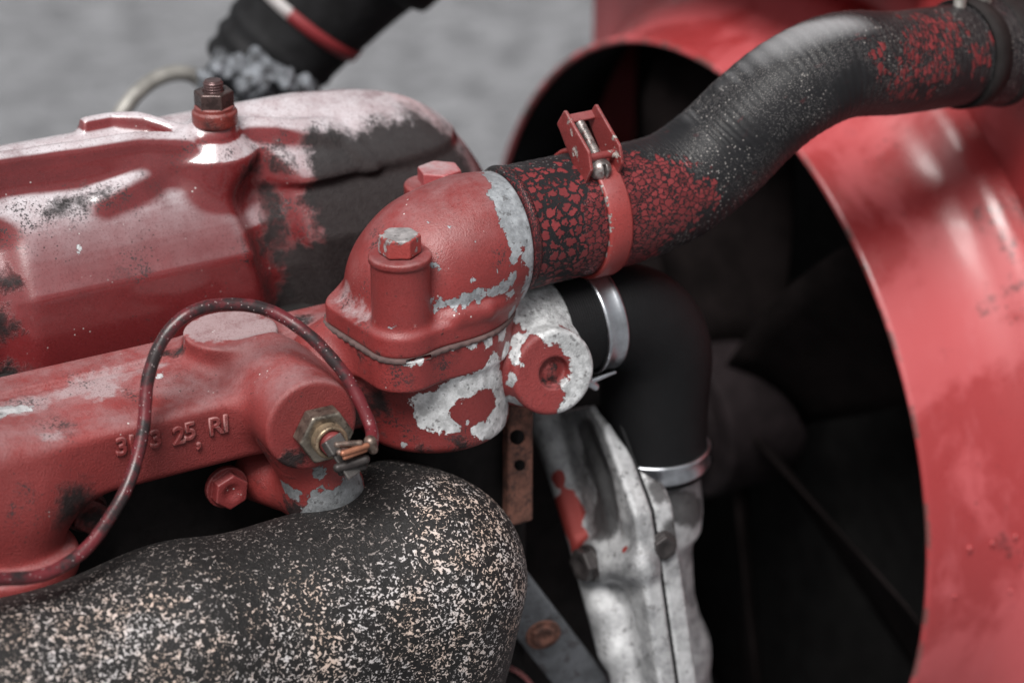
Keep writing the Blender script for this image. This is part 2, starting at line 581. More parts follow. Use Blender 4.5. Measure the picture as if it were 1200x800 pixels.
def ridge(pts, z, w):
    L = [q(*p, z=z)[:2] for p in pts]
    return L+[p+A(0, w) for p in L[::-1]]
TC = ridge(((-80, 195), (0, 176), (100, 160), (165, 149), (228, 143)), 152, 8)
TE = ridge(((98, 142), (130, 136), (170, 135), (236, 140)), 152, 9)
TD = ridge(((284, 132), (330, 127), (400, 117), (450, 123), (505, 150)), 150, 10)
def f_cov(P):
    o = f_cov0(P)
    b = o
    for g, r in zip(GV, (15, 13)):
        c = None
        for a, e_ in zip(g[:-1], g[1:]):
            e = cap(P, a, e_, r)
            c = e if c is None else np.minimum(c, e)
        o = ss(o, c, 10)
    c = cap(P, RDG[0], RDG[1], 8, 7)
    c = np.minimum(c, cap(P, RDG[1], RDG[2], 7, 5))
    c = np.minimum(c, cap(P, RDG[2], RDG[3], 5, 2))
    o = su(o, c, 12)
    o = su(o, cap(P, NUT+A(0, 0, -18), NUT+A(0, 0, -9), 20, 12), 18)
    fall = lambda a0, a1: np.clip((a1-P[:, 0])/(a1-a0), 0, 1)**1.5
    for T, h in ((TB, 6.5*fall(-10, 75)), (TC, 15.5), (TE, 14.0), (TD, 12.5*fall(-35, 62))):
        o = su(o, sx(sx(b-h, poly2(P[:, 0], P[:, 1], T, 0), 4), 110-P[:, 2], 4), 5)
    return o
vc = thing('valve_cover', 'red pressed valve cover with a nut on top and black soot at one end', 'valve cover', (-150, 135, 14))
cover = sdf('cover_shell', f_cov, (-330, 70, 8), (95, 205, 185), 1.5, None, vc, track=True)
H = lambda o, L: [(hit(o, x, y), r) for x, y, r in L]
cover.data.materials.append(red_paint('cover_paint', red=(0.155, 0.019, 0.021), rough=0.26, cast=0.10, fade=0.0, painted_sheen=0.85, coat=0.9,
    grime=H(cover, [(530, 190, 30), (490, 190, 28), (450, 182, 20), (410, 180, 18), (375, 172, 12), (390, 210, 14), (500, 240, 34), (455, 270, 30), (415, 300, 24), (400, 340, 26), (380, 380, 26), (430, 245, 14), (395, 250, 14),
                    (292, 200, 8), (310, 235, 9), (326, 270, 9), (338, 300, 9), (350, 345, 14), (362, 300, 7), (330, 190, 6), (365, 225, 7),
                    (0, 330, 7), (4, 380, 7), (8, 430, 8), (20, 460, 14), (330, 380, 16), (90, 450, 10), (250, 400, 8), (95, 235, 7), (70, 245, 7), (120, 230, 6)]),
    pits=H(cover, [(60, 250, 12), (105, 238, 12), (140, 230, 10), (30, 242, 10), (180, 212, 7), (300, 175, 12), (340, 165, 14), (380, 165, 14), (220, 180, 10), (290, 300, 14), (320, 340, 14), (150, 310, 12), (345, 270, 16), (350, 240, 14), (440, 140, 10), (260, 170, 10), (10, 260, 14)]),
    chips=H(cover, [(93, 291, 2.0), (92, 297, 1.2), (80, 241, 1.0)])))
def place_nut(base):
    n = thing('cover_nut', 'dark oily flanged nut and stud on top of the red valve cover', 'nut', base)
    dr = red_paint('oily_red', red=(0.17, 0.026, 0.02), rough=0.3, grime_all=0.45, fade=0.25)
    sdf('washer', lambda P: np.minimum(cyl(P, base+A(0, 0, -3), base+A(0, 0, 6), 12.3, 2), cyl(P, base+A(0, 0, 4), base+A(0, 0, 8.5), 10.8, 1)), base-16, base+16, 0.7, dr, n)
    sdf('hex_nut', lambda P: ss(hexp(P, base+A(0, 0, 11), (0, 0, 1), 9.3, 5.5, 0.8, 0.3), cyl(P, base, base+A(0, 0, 30), 5.5, 0.5), 1), base-16, base+A(16, 16, 20), 0.6, simple('oily_nut', (0.07, 0.045, 0.042), 0.28, 0.5, 0.6, 90, 0.4), n)
    sdf('stud', lambda P: cyl(P, base, base+A(0, 0, 22), 5.2, 1.2)+0.25*np.sin(P[:, 2]*4.2), base-10, base+A(10, 10, 26), 0.5, simple('stud_steel', (0.10, 0.06, 0.06), 0.3, 0.6, 0.5, 90, 0.4), n)
place_nut(NUT)

# ------------------------------------------------------------------ coolant manifold
BOSS = q(270, 386, z=62)
SF = q(366, 499, y=-45)
SA = nrm(A(-0.06, -1, 0.0))
LX = q(20, 560, y=8)[0]
def f_man(P):
    d2 = poly2(P[:, 1], P[:, 2], [(-5, 15), (-6, 41), (36, 46), (44, 44), (44, 22), (25, 12)], 5)
    o = sx(d2, np.abs(P[:, 0]+190)-190, 6)
    o = su(o, chain(P, [((LX-30, 14, 24), 31), ((LX-8, 10, 10), 29), ((LX-10, 4, -24), 27)], 12), 26)
    o = su(o, cyl(P, (LX-12, 3, -25), (LX-12, 3, -12), 37, 4), 5)
    strip = box(P, (-190, 50, 48), (190, 10, 5.5), 2)
    o = su(o, strip, 3)
    o = su(o, cyl(P, BOSS-A(0, 0, 40), BOSS, 24.5, 1.4), 7)
    o = su(o, cyl(P, SF-SA*60, SF, 24.5, 2.5), 12)
    o = su(o, cap(P, (-40, 20, 35), (0, 5, 32), 27, 30), 12)
    return o
man = thing('coolant_manifold', 'red cast coolant manifold with raised numbers and a round flat boss', 'manifold', (-190, 20, -30))
mcast = sdf('casting', f_man, (-330, -52, -35), (8, 75, 75), 1.3, None, man, track=True)
mcast.data.materials.append(red_paint('manifold_paint', red=(0.205, 0.028, 0.027), rough=0.55, cast=0.5, fade=0.38,
    dust=H(mcast, [(240, 384, 12), (255, 380, 18), (270, 388, 18), (290, 385, 16), (302, 384, 12), (270, 375, 16), (20, 478, 14), (60, 465, 12), (100, 452, 12), (140, 440, 12), (180, 425, 10), (340, 380, 9), (360, 375, 8), (60, 510, 8), (120, 460, 8)]),
    pits=H(mcast, [(60, 500, 12), (150, 460, 8), (205, 440, 8), (195, 560, 12), (30, 600, 10), (100, 450, 10), (30, 470, 10)]),
    grime=H(mcast, [(345, 540, 7), (415, 470, 10), (430, 490, 14), (380, 388, 7), (360, 372, 6), (100, 600, 16), (203, 410, 5), (90, 590, 12), (185, 415, 4)]),
    chips=H(mcast, [(393, 404, 6), (386, 402, 4), (10, 481, 5), (-5, 484, 6), (28, 478, 4), (185, 440, 2.5)])))
def glyph(ch, px, py, h=9.3, tilt=0.0):
    c = bpy.data.curves.new('raised_character', 'FONT')
    c.body = ch
    c.size = h/1000/0.70
    c.extrude = 0.0009
    c.bevel_depth = 0.00045
    c.bevel_resolution = 1
    c.resolution_u = 6
    c.align_x = 'CENTER'
    t = bpy.data.objects.new('raised_character', c)
    COL.objects.link(t)
    dg = bpy.context.evaluated_depsgraph_get()
    me = bpy.data.meshes.new_from_object(t.evaluated_get(dg))
    bpy.data.objects.remove(t)
    me.name = 'raised_character'
    p = hitmm(mcast, px, py)
    p = p+A(0, 0.0, -h/2)
    o = bpy.data.objects.new('raised_character', me)
    COL.objects.link(o)
    o.parent = man
    o.location = (B+p/1000-np.array(man['base_xyz'])).tolist()
    o.rotation_euler = (math.radians(90-tilt), 0, 0)
    me.materials.clear()
    me.materials.append(mcast.data.materials[0])
for ch, px, py in (('3', 142, 522), ('1', 154, 519), ('3', 182, 513), ('2', 209, 509), ('5', 222, 504), (',', 232, 512), ('R', 252, 498), ('1', 264, 495)):
    glyph(ch, px, py)
BLT = q(265, 570, y=2)
def bolt_side(name, c, ax, rf, hh, parent, mat, washer=1.35, rot=0.2):
    ax = nrm(ax)
    return sdf(name, lambda P: ss(np.minimum(hexp(P, c+ax*hh/2, ax, rf, hh/2, 0.8, rot), cyl(P, c-ax*2, c+ax*1.6, rf*washer, 0.6)), sph(P, c+ax*(hh+rf*0.75), rf*0.95), 1.0),
               c-rf*1.6-hh, c+rf*1.6+hh, 0.6, mat, parent)
bolt_side('flange_bolt', BLT, (0, -1, 0), 8.5, 8, man, MAT['dark_red'])
bolt_side('flange_bolt', q(100, 598, y=12), (0, -1, 0), 8.5, 8, man, MAT['dark_red'])
LMP = q(380, 572, y=-22)
lump = sdf('drain_elbow', lambda P: su(su(sph(P, LMP, 20), cap(P, LMP, SF+A(0, 24, -10), 17, 20), 8), cap(P, LMP+A(-4, 4, -3), LMP+A(-20, 34, -2), 15, 15), 8), LMP-48, LMP+A(45, 50, 52), 1.0, None, man, track=True)
lump.data.materials.append(red_paint('elbow_paint', red=(0.22, 0.032, 0.030), fade=0.1, grime_all=0.3, metal=(0.24, 0.25, 0.26),
    chips=H(lump, [(376, 553, 4), (405, 590, 14), (380, 606, 12), (340, 575, 6), (418, 570, 10), (395, 600, 12)]), grime=H(lump, [(360, 605, 12), (345, 595, 8), (420, 600, 10)])))

# ------------------------------------------------------------------ temperature sender and its wire
snd = thing('temperature_sender', 'worn brass temperature sender screwed into the red manifold boss', 'sensor', SF)
brass = simple('worn_brass', (0.33, 0.25, 0.17), 0.42, 0.75, 0.5, 90, 0.4, 300, (0.04, 0.03, 0.025))
chrome = simple('worn_hex', (0.20, 0.175, 0.145), 0.38, 0.8, 0.6, 110, 0.5, 300, (0.05, 0.035, 0.03))
c0 = q(374, 503, y=-45)+SA*1
sdf('hex_body', lambda P: hexp(P, c0+SA*4.5, SA, 12.6, 5.5, 1.2, 0.85), c0-24, c0+24, 0.6, chrome, snd)
sdf('collar', lambda P: ss(cyl(P, c0+SA*8, c0+SA*16, 8.8, 1.2), cyl(P, c0+SA*13, c0+SA*20, 6.6, 0.4), 0.8), c0-28, c0+28, 0.6, brass, snd)
sdf('insulator', lambda P: np.minimum(cyl(P, c0+SA*9, c0+SA*19, 6.2, 1.2), cyl(P, c0+SA*18, c0+SA*22, 4.2, 0.8)), c0-34, c0+34, 0.6, simple('red_insulator', (0.14, 0.025, 0.025), 0.5), snd)
SP = c0+SA*22
bx = lambda u, v, w: np.array([nrm(u), nrm(v), nrm(w)])
ud = nrm(A(0.30, -0.55, -0.78))
vd = nrm(np.cross(ud, A(0.2, -0.8, 0.5)))
RM = bx(ud, vd, np.cross(ud, vd))
sdf('terminal_blade', lambda P: np.minimum(box(P, SP+ud*5, (11, 4.4, 0.9), 0.5, RM), box(P, SP-ud*2, (4, 5.6, 2.6), 0.8, RM)), SP-20, SP+20, 0.5, simple('terminal_grey', (0.10, 0.092, 0.088), 0.4, 0.6, 0.4), snd)
WE = q(436, 521, y=SP[1]-6)
lead = thing('sender_wire', 'thin dark red wire looping over the boss to the sender terminal', 'wire', q(0, 680, y=-58))
wp = [q(-60, 672, y=-62), q(0, 678, y=-58), q(60, 668, y=-54), q(110, 632, y=-48), q(150, 566, y=-34), q(167, 500, y=-22), q(176, 440, y=-14), q(195, 392, y=-10), q(228, 364, y=-8), q(272, 356, y=-10),
      q(320, 366, y=-18), q(362, 392, y=-30), q(396, 428, y=-42), q(420, 468, y=-52), q(433, 500, y=-60), WE]
wm = M('wire_sheath')
wb = wm.noise(45, 5, 0.7)
wc = wm.mix(wm.step(wb, 0.40, 0.56), (0.022, 0.014, 0.015), (0.115, 0.015, 0.020))
wc = wm.mix(wm.step(wm.vor(420), 0.16, 0.08), wc, (0.42, 0.33, 0.33))
wm.set(Base_Color=wc, Roughness=0.36, Normal=wm.bump(wm.noise(350, 4), 0.0004, 0.4))
wp = [w_+np.random.uniform(-0.7, 0.7, 3) for w_ in wp[:-1]]+wp[-1:]
v, f, uv = sweep(wp, [3.3]*len(wp), 16, 10, prof=lambda L, a: 0.12*math.sin(L*0.21+a)+0.08*math.sin(L*0.53))
link_mesh('sheath', v, f, wm.m, lead, uv)
sdf('wire_lug', lambda P: np.minimum(cap(P, WE+A(-1, 0, 2), WE+A(0, -1, -2), 3.3, 2.6), np.minimum(cap(P, WE+A(-2, 0, 0), q(398, 530, y=SP[1]-8), 2.0, 1.7), cap(P, q(422, 519, y=SP[1]-9), q(395, 521, y=SP[1]-6), 1.6))), WE-32, WE+20, 0.6, simple('lug_metal', (0.16, 0.12, 0.10), 0.45, 0.6, 0.6, 200, 0.5, 400, (0.10, 0.02, 0.02)), lead)
sdf('copper_strands', lambda P: np.minimum(cap(P, q(402, 531, y=SP[1]-10), q(430, 522, y=SP[1]-10), 1.5), cap(P, q(404, 536, y=SP[1]-10), q(428, 527, y=SP[1]-9), 1.2)), WE-35, WE+16, 0.5, simple('copper', (0.36, 0.15, 0.09), 0.45, 0.5), lead)
sdf('crimp_tab', lambda P: np.minimum(cap(P, q(396, 548, y=SP[1]-6), q(428, 538, y=SP[1]-8), 2.4), cap(P, q(400, 553, y=SP[1]-4), q(426, 546, y=SP[1]-6), 2.0)), WE-42, WE+16, 0.6, simple('crimp_dark', (0.045, 0.038, 0.037), 0.5, 0.4), lead)

# ------------------------------------------------------------------ thermostat housing
Z0, Z1, Z2 = 45, 63, 76                       # flange underside, joint, top of the upper flange
NB, LB, FB = A(-33, -30, 0), A(-37, 10, 0), A(26, 46, 0)
def flange2(P, g=0.0):
    u, v = P[:, 0], P[:, 1]
    d = np.hypot(u, v)-42
    d = su(d, poly2(u, v, [NB[:2], LB[:2], FB[:2], (20, -4)], 18), 14)
    return d-g
NK = 101
def neck_tube(P):
    o = chain(P, [((-6, 4, Z1+2), 35.5), ((-5, 3, Z1+16), 36), ((5, 1, Z1+27), 36), ((25, 0, NK-4), 34), ((52, 0, NK-1), 31.5)], 14)
    return sx(o, P[:, 0]-43, 2)
def f_low(P):
    o = cyl(P, (0, 0, -1), (0, 0, Z1), 41, 6)
    o = su(o, extr(flange2(P), P[:, 2]-(Z0+Z1)/2, (Z1-Z0)/2, 2.0), 4)
    o = su(o, cap(P, (-20, 8, 34), (-50, 16, 36), 28, 26), 10)
    return o
def f_top(P):
    o = extr(flange2(P, -0.5), P[:, 2]-(Z1+0.8+Z2)/2, (Z2-Z1-0.8)/2, 2.5)
    o = su(o, neck_tube(P), 9)
    o = su(o, cyl(P, NB+A(0, 0, Z1+3), NB+A(0, 0, 114), 15, 1.2), 5)
    o = su(o, cyl(P, NB+A(0, 0, 111), NB+A(0, 0, 115), 16.1, 1.0), 1.0)
    o = su(o, cap(P, NB+A(9, 9, Z1+3), NB+A(9, 9, 100), 11, 9), 6)
    rb = [NB+A(10, 1, Z2), A(-6, -38, Z2+1), A(12, -37, Z2+1), A(28, -28, Z2+1), A(37, -13, Z2+1), A(36, 4, Z2+1)]
    for a, b in zip(rb[:-1], rb[1:]):
        o = su(o, cap(P, a, b, 5.2), 2.5)
    o = su(o, cyl(P, FB+A(0, 0, Z1+3), FB+A(0, 0, 116), 15, 1.5), 6)
    return sx(o, P[:, 0]-67, 1.5)
th = thing('thermostat_housing', 'chipped red thermostat housing with a domed elbow outlet and hex bolts', 'thermostat housing', (0, 0, -1))
low = sdf('housing_body', f_low, (-82, -52, -5), (50, 72, 68), 1.0, None, th, track=True)
top = sdf('elbow_cover', f_top, (-64, -50, 58), (72, 72, 140), 1.0, None, th, track=True)
PF = q(650, 437, y=-44)
PA = nrm(A(-0.10, -0.98, 0.16))
S0 = q(640, 385, y=0)
def f_port(P):
    o = cyl(P, PF-PA*42, PF, 23.5, 3)
    o = ss(o, cyl(P, PF-PA*7, PF+PA*6, 8.6, 3), 1.5)
    o = su(o, sph(P, PF-PA*9, 5), 4)
    o = su(o, cap(P, (20, -2, 34), PF-PA*32, 24, 20), 14)
    o = su(o, chain(P, [((16, 0, 36), 30), ((56, 0, 38), 27), ((90, 0, 38), 25)], 8), 8)
    o = su(o, cap(P, (28, -6, 62), (70, -2, 52), 9, 7), 12)
    return sx(o, -P[:, 2]+4, 4)
port = sdf('outlet_port', f_port, (0, -66, -8), (110, 40, 82), 1.0, None, th, track=True)
sdf('outlet_neck', lambda P: cyl(P, (30, 0, NK), (68, 0, NK), 27.5, 1.2), (20, -36, NK-36), (75, 36, NK+36), 1.2, simple('bare_neck', (0.20, 0.21, 0.22), 0.6, 0.2, 0.5, 130, 0.8, 500, (0.05, 0.045, 0.04), 0.5), th)
low.data.materials.append(red_paint('housing_paint', red=(0.205, 0.028, 0.027), rough=0.45, fade=0.2, metal=(0.68, 0.69, 0.70), chipscale=75, chipnoise=0.42,
    chips=H(low, [(495, 470, 6), (505, 482, 8), (520, 465, 7), (515, 492, 7), (535, 455, 6), (555, 448, 7), (575, 440, 9), (590, 455, 9), (590, 480, 10), (580, 500, 9), (578, 425, 6), (595, 410, 5), (560, 505, 4), (528, 498, 3.5), (550, 450, 6),
                  (475, 425, 3), (490, 422, 3), (505, 419, 2.5), (530, 411, 3), (550, 405, 3.5), (570, 397, 4.5), (588, 388, 5), (596, 430, 8), (545, 494, 2.2), (470, 520, 2)]),
    pits=H(low, [(460, 490, 14), (470, 440, 12), (540, 520, 14), (520, 430, 10)]),
    grime=H(low, [(440, 470, 9), (425, 420, 5), (500, 528, 5), (460, 520, 5), (540, 522, 5)])))
top.data.materials.append(red_paint('elbow_cover_paint', red=(0.205, 0.028, 0.027), rough=0.40, fade=0.30, cast=0.3, metal=(0.33, 0.35, 0.37), chipscale=110, chipnoise=0.4,
    chips=[(B+A(41, -31*math.sin(t), NK+31*math.cos(t))/1000, 7.5) for t in np.linspace(-0.6, 2.4, 10)]+H(top, [(580, 200, 5), (586, 212, 6), (588, 225, 7), (592, 240, 7), (596, 255, 6), (600, 270, 5), (602, 285, 4), (603, 300, 4), (600, 325, 4), (505, 352, 2.5), (515, 356, 3.5), (530, 355, 3.5), (545, 352, 3.5), (560, 347, 3.5), (575, 341, 3.5), (588, 336, 4), (597, 345, 4), (600, 365, 4), (508, 366, 2.5),
                  (528, 267, 1.6), (510, 311, 1.9), (479, 279, 1.8), (560, 283, 1.0), (552, 326, 1.1), (500, 258, 0.9), (460, 383, 0.9), (585, 318, 1.0)]),
    grime=H(top, [(425, 403, 2.2), (410, 392, 2.5), (445, 414, 2.0), (470, 418, 1.6), (500, 409, 1.6), (530, 398, 1.8), (560, 387, 1.8), (585, 376, 2.2)]),
    pits=H(top, [(410, 350, 10), (425, 385, 10), (440, 280, 12), (590, 300, 8), (430, 330, 6)]),
    dust=H(top, [(402, 345, 9), (412, 362, 7), (425, 375, 6), (398, 330, 7)])))
port.data.materials.append(red_paint('port_paint', red=(0.205, 0.028, 0.027), rough=0.55, fade=0.1, metal=(0.56, 0.57, 0.58), cast=0.6, chipnoise=0.35,
    chips=H(port, [(680, 412, 8), (690, 435, 9), (682, 462, 9), (662, 480, 6), (688, 450, 8), (660, 452, 3), (650, 345, 16), (615, 350, 12), (670, 365, 14), (630, 370, 12), (640, 385, 8), (608, 400, 5), (603, 420, 5), (603, 470, 6), (600, 445, 4), (685, 385, 14), (665, 395, 6)]),
    grime=H(port, [(640, 355, 5), (655, 372, 6), (625, 340, 5), (670, 350, 7), (648, 440, 4), (690, 370, 6), (612, 365, 4)])))
def bolt_top(c, parent, mat, r=9.4):
    sdf('hex_bolt', lambda P: hexp(P, c+A(0, 0, 3.5), (0, 0, 1), r, 5, 0.9, 0.35), c-16, c+16, 0.6, mat, parent)
bm = red_paint('bolt_paint', red=(0.34, 0.05, 0.045), fade=0.0, chips=[(B+(NB+A(0, 0, 125))/1000, 11)], metal=(0.36, 0.34, 0.34))
bolt_top(NB+A(0, 0, 117), th, bm)
FH = q(515, 207, y=FB[1])
sdf('hex_bolt', lambda P: np.minimum(hexp(P, FH, (0, 0, 1), 10.5, 5, 0.9, 0.1), cyl(P, FH+A(0, 0, -8), FH+A(0, 0, -4), 14, 1)), FH-18, FH+18, 0.6, red_paint('far_bolt_paint', red=(0.33, 0.06, 0.065), fade=0.9), th)
gk = M('gasket')
gk.set(Base_Color=gk.mix(gk.noise(120, 5, 0.7), (0.025, 0.016, 0.015), (0.16, 0.10, 0.095)), Roughness=0.9)
sdf('gasket', lambda P: extr(flange2(P, 1.0)+0.5*np.sin(P[:, 0]*0.9)*np.sin(P[:, 1]*1.1), P[:, 2]-Z1-0.4, 1.3, 0.5), (-62, -48, 55), (48, 70, 70), 0.9, gk.m, th)

# ------------------------------------------------------------------ upper radiator hose with crackled red paint
hp = [A(45.5, 0, NK), A(88, 0, NK), A(122, 0, NK), q(790, 218, y=0), q(840, 181, y=-3), q(885, 137, y=-8), q(930, 102, y=-12), q(985, 77, y=-14), q(1050, 74, y=-12), q(1110, 66, y=-8), q(1130, 63, y=-6), q(1164, 60, y=-4)]
hr = [33.6, 33.2, 32.6, 31, 30, 29.5, 29.5, 29.5, 29, 29, 29.5, 32]
v, f, uv = sweep(hp, hr, 72, 14, caps=False, prof=lambda L, a: 0.12*math.sin(L*0.9+a*1.0))
hose = link_mesh('radiator_hose', v, f, None, None, uv, track=True, base=(51, 0, 60))
hm = M('crackled_hose')
uvn = hm.uv()
def crackle(scale, sc):
    n = hm.n.new('ShaderNodeVectorMath'); n.operation = 'ADD'
    hm.l.new(hm.vmul(uvn, sc), n.inputs[0])
    hm.l.new(hm.vmul(hm.noise(scale*1.5, 3, 0.6, co=uvn, col=True), (1.3/scale, 1.3/scale, 1.3/scale)), n.inputs[1])
    return hm.vor(scale, 'DISTANCE_TO_EDGE', co=n.outputs[0]), hm.sep(hm.vor(scale, 'F1', co=n.outputs[0], out='Color'))[0]
fine, fr = crackle(30, (0.8, 1.2, 1))
coarse, cr = crackle(19, (0.95, 1.1, 1))
long_, lr = crackle(24, (1.35, 0.55, 1))
big = hm.field(H(hose, [(640, 250, 26), (640, 200, 22), (625, 290, 24), (650, 310, 20)]), (10, 60))
near = hm.field(H(hose, [(640, 240, 30), (640, 300, 28), (725, 215, 22), (715, 270, 30), (755, 255, 24), (775, 225, 18), (800, 235, 16), (730, 195, 12), (735, 295, 22), (830, 230, 8)]), (10, 60))
far = hm.field(H(hose, [(1085, 45, 17), (1105, 30, 15), (1075, 70, 13), (1045, 85, 11), (1105, 75, 12), (1060, 108, 9), (1150, 70, 10), (1030, 55, 8), (1165, 40, 8), (1090, 100, 9)]), (10, 60))
n2 = hm.noise(60, 5, 0.65)
bm_ = hm.step(big, 0.0, 0.2)
edge = hm.mixf(bm_, hm.step(fine, 0.04, 0.10), hm.step(coarse, 0.09, 0.16))
rnd_ = hm.mixf(bm_, fr, cr)
has = lambda f, r, a: hm.step(hm.math('ADD', hm.math('MULTIPLY', f, 0.9), hm.math('MULTIPLY', hm.math('SUBTRACT', r, 0.5), 0.95)), a, a+0.08)
pm1 = has(near, rnd_, 0.12)
pm1s = hm.step(near, -0.15, 0.35)
pm = hm.math('MAXIMUM', hm.math('MULTIPLY', pm1, edge), hm.math('MULTIPLY', has(far, lr, 0.16), hm.step(long_, 0.07, 0.16)))
pm2 = hm.step(far, -0.1, 0.2)
cell = hm.math('ADD', hm.math('MULTIPLY', rnd_, 0.7), hm.math('MULTIPLY', hm.noise(150, 4), 0.4))
pc = hm.mix(cell, (0.075, 0.011, 0.013), (0.20, 0.030, 0.033))
bk = hm.mix(n2, (0.007, 0.007, 0.008), (0.020, 0.020, 0.022))
sp = hm.math('MULTIPLY', hm.step(hm.vor(420), 0.24, 0.12), hm.step(hm.noise(22, 4), 0.46, 0.56))
sp2 = hm.math('MULTIPLY', hm.step(hm.vor(1250), 0.30, 0.16), hm.step(hm.noise(30, 4), 0.36, 0.55))
spk = hm.math('MULTIPLY', hm.math('MAXIMUM', sp, hm.math('MULTIPLY', sp2, 0.75)), hm.math('SUBTRACT', 1.0, pm1s))
bk = hm.mix(hm.math('MULTIPLY', spk, 0.55), bk, (0.45, 0.42, 0.40))
nz = hm.sep(hm.nor)[2]
hose_sheen = hm.math('MULTIPLY', hm.step(nz, 0.72, 1.0), hm.math('SUBTRACT', 1.0, hm.math('MAXIMUM', pm1s, pm2)))  # bright sheen along the hose top, painted into the rubber colour
bk = hm.mix(hm.math('MULTIPLY', hm.math('MULTIPLY', hose_sheen, hm.step(hm.field(H(hose, [(830, 110, 18), (870, 90, 24), (910, 65, 26), (950, 55, 22), (1000, 45, 18)])), -0.3, 0.6)), 0.6), bk, (0.36, 0.36, 0.37))
wv = hm.n.new('ShaderNodeTexWave')
wv.inputs['Scale'].default_value = 8.5
wv.inputs['Distortion'].default_value = 2.0
wv.inputs['Detail'].default_value = 2
hm.put(wv.inputs['Vector'], hm.vmul(uvn, (1.0, 0.42, 1)))
hh = hm.math('ADD', hm.math('MULTIPLY', pm, 1.6), hm.math('MULTIPLY', wv.outputs['Fac'], hm.math('MULTIPLY', hm.math('SUBTRACT', 1.0, pm1s), 0.35)))
hh = hm.math('ADD', hh, hm.math('MULTIPLY', hm.noise(500, 4), 0.35))
hm.set(Base_Color=hm.mix(pm, bk, pc), Specular_IOR_Level=hm.mixf(pm, 0.2, 0.4), Roughness=hm.mixf(pm, 0.50, 0.42), Normal=hm.bump(hh, 0.0006, 0.8))
hose.data.materials.append(hm.m)
tag(hose, 'curved black radiator hose with crackled red paint rising to the radiator', 'hose')
# rolled open end of the hose
v, f, uv = lathe([(28.8, -1.5), (31, -2.4), (33.4, -1.6), (34.6, 0.4), (34.2, 2.4), (31, 3), (28.8, 3)], (45.5, 0, NK), (1, 0, 0), 72)
o = link_mesh('rolled_end', v, f, hm.m, None, uv)
o.location = (np.array(o.location)-np.array(hose.location)).tolist()
o.parent = hose

# red hose clamp on the hose
HA = A(1, 0, 0)
hc = thing('red_hose_clamp', 'red painted hose clamp with a bolted bracket round the crackled hose', 'hose clamp', (96, 0, NK-34))
clampm = red_paint('clamp_paint', red=(0.26, 0.037, 0.034), rough=0.4, fade=0.35, cast=0.2, chipscale=160,
    chips=[(B+A(88.5, -34*math.sin(t), NK+34*math.cos(t))/1000, 2.2) for t in np.linspace(0.2, 1.9, 9)], metal=(0.4, 0.38, 0.36))
v, f, uv = lathe([(33.0, -7), (35.2, -7), (35.8, -5.5), (35.6, 0), (35.8, 5.5), (35.2, 7), (33.0, 7)], (96, 0, NK), HA, 96)
link_mesh('band', v, f, clampm, hc, uv)
BC = A(96, 0, NK)
t0 = math.radians(12)
tz = A(0, -math.sin(t0), math.cos(t0))          # outward at the bracket
tt = nrm(A(0, -0.80, -0.60))                    # along the cheeks, down towards the camera
tn = nrm(np.cross(HA, tt))
tn = tn if tn[2] > 0 else -tn
K0 = BC+tz*42.5+A(-4, 0, 2)
RB = bx(HA, tt, tn)
brm = red_paint('bracket_paint', red=(0.20, 0.028, 0.027), fade=0.15, rough=0.4, grime_all=0.25, chipscale=200,
    chips=[(B+(K0+HA*sx_*9+tt*a_+tn*b_)/1000, r_) for sx_, a_, b_, r_ in ((-1, -6, 3, 2.0), (-1, 3, -2, 2.2), (-1, 10, -4, 2.0), (-1, -12, 5, 1.5), (1, 4, 7, 2.5), (1, 12, 3, 3))], metal=(0.5, 0.45, 0.42))
def cheek(P, s):
    p = P-K0
    u, v, w = p@tt, p@tn, p@HA
    return extr(poly2(u, v, [(-17, -5), (-17, 5), (10, 7), (17, 2), (18, -7), (6, -9)], 1.5), w-s, 0.9, 0.3)
for s in (-9, 10):
    sdf('cheek_plate', lambda P, s=s: cheek(P, s), K0-28, K0+28, 0.6, brm, hc)
sdf('bridge_plate', lambda P: box(P, K0-tt*16+HA*0.5, (9.5, 2.6, 1.0), 0.5, RB), K0-30, K0+30, 0.6, brm, hc)
sdf('cross_pin', lambda P: cyl(P, K0+tt*10+tn*1-HA*9, K0+tt*10+tn*1+HA*11, 2.2, 0.5), K0-30, K0+30, 0.5, brm, hc)
scm = simple('screw_steel', (0.30, 0.27, 0.26), 0.4, 0.7, 0.6, 150, 0.5, 300, (0.12, 0.02, 0.02))
sdf('clamp_screw', lambda P: np.minimum(cyl(P, K0-tt*13-tn*1, K0+tt*8-tn*1, 2.6, 0.5)+0.3*np.sin((P-K0)@tt*4.5), ss(sph(P, K0+tt*15-tn*4, 6.2), box(P, K0+tt*20-tn*4, (0.9, 4, 9), 0.2, RB), 0.5)), K0-30, K0+30, 0.5, scm, hc)

# ------------------------------------------------------------------ black bypass elbow and its steel worm clamps
V2 = q(765, 532, y=4)
ep = [A(72, 0, 38), A(98, 0, 38), A(118, 1, 35), A(135, 2, 24), A(145, 3, 5), V2+A(0, 0, 35), V2, V2+A(0, 0, -8)]
v, f, uv = sweep(ep, [28, 28.3, 29.5, 31, 31.5, 31, 30.8, 30.8], 64, 12, caps=False)
em = M('ribbed_rubber')
w2 = em.n.new('ShaderNodeTexWave'); w2.inputs['Scale'].default_value = 22; w2.inputs['Distortion'].default_value = 0.6
em.put(w2.inputs['Vector'], em.vmul(em.uv(), (1, 0.12, 1)))
em.set(Base_Color=em.mix(em.noise(50, 5, 0.7), (0.004, 0.004, 0.0045), (0.010, 0.010, 0.011)), Specular_IOR_Level=0.16, Roughness=0.62, Normal=em.bump(em.math('ADD', em.math('MULTIPLY', w2.outputs['Fac'], 0.5), em.noise(600, 3)), 0.0004, 0.5))
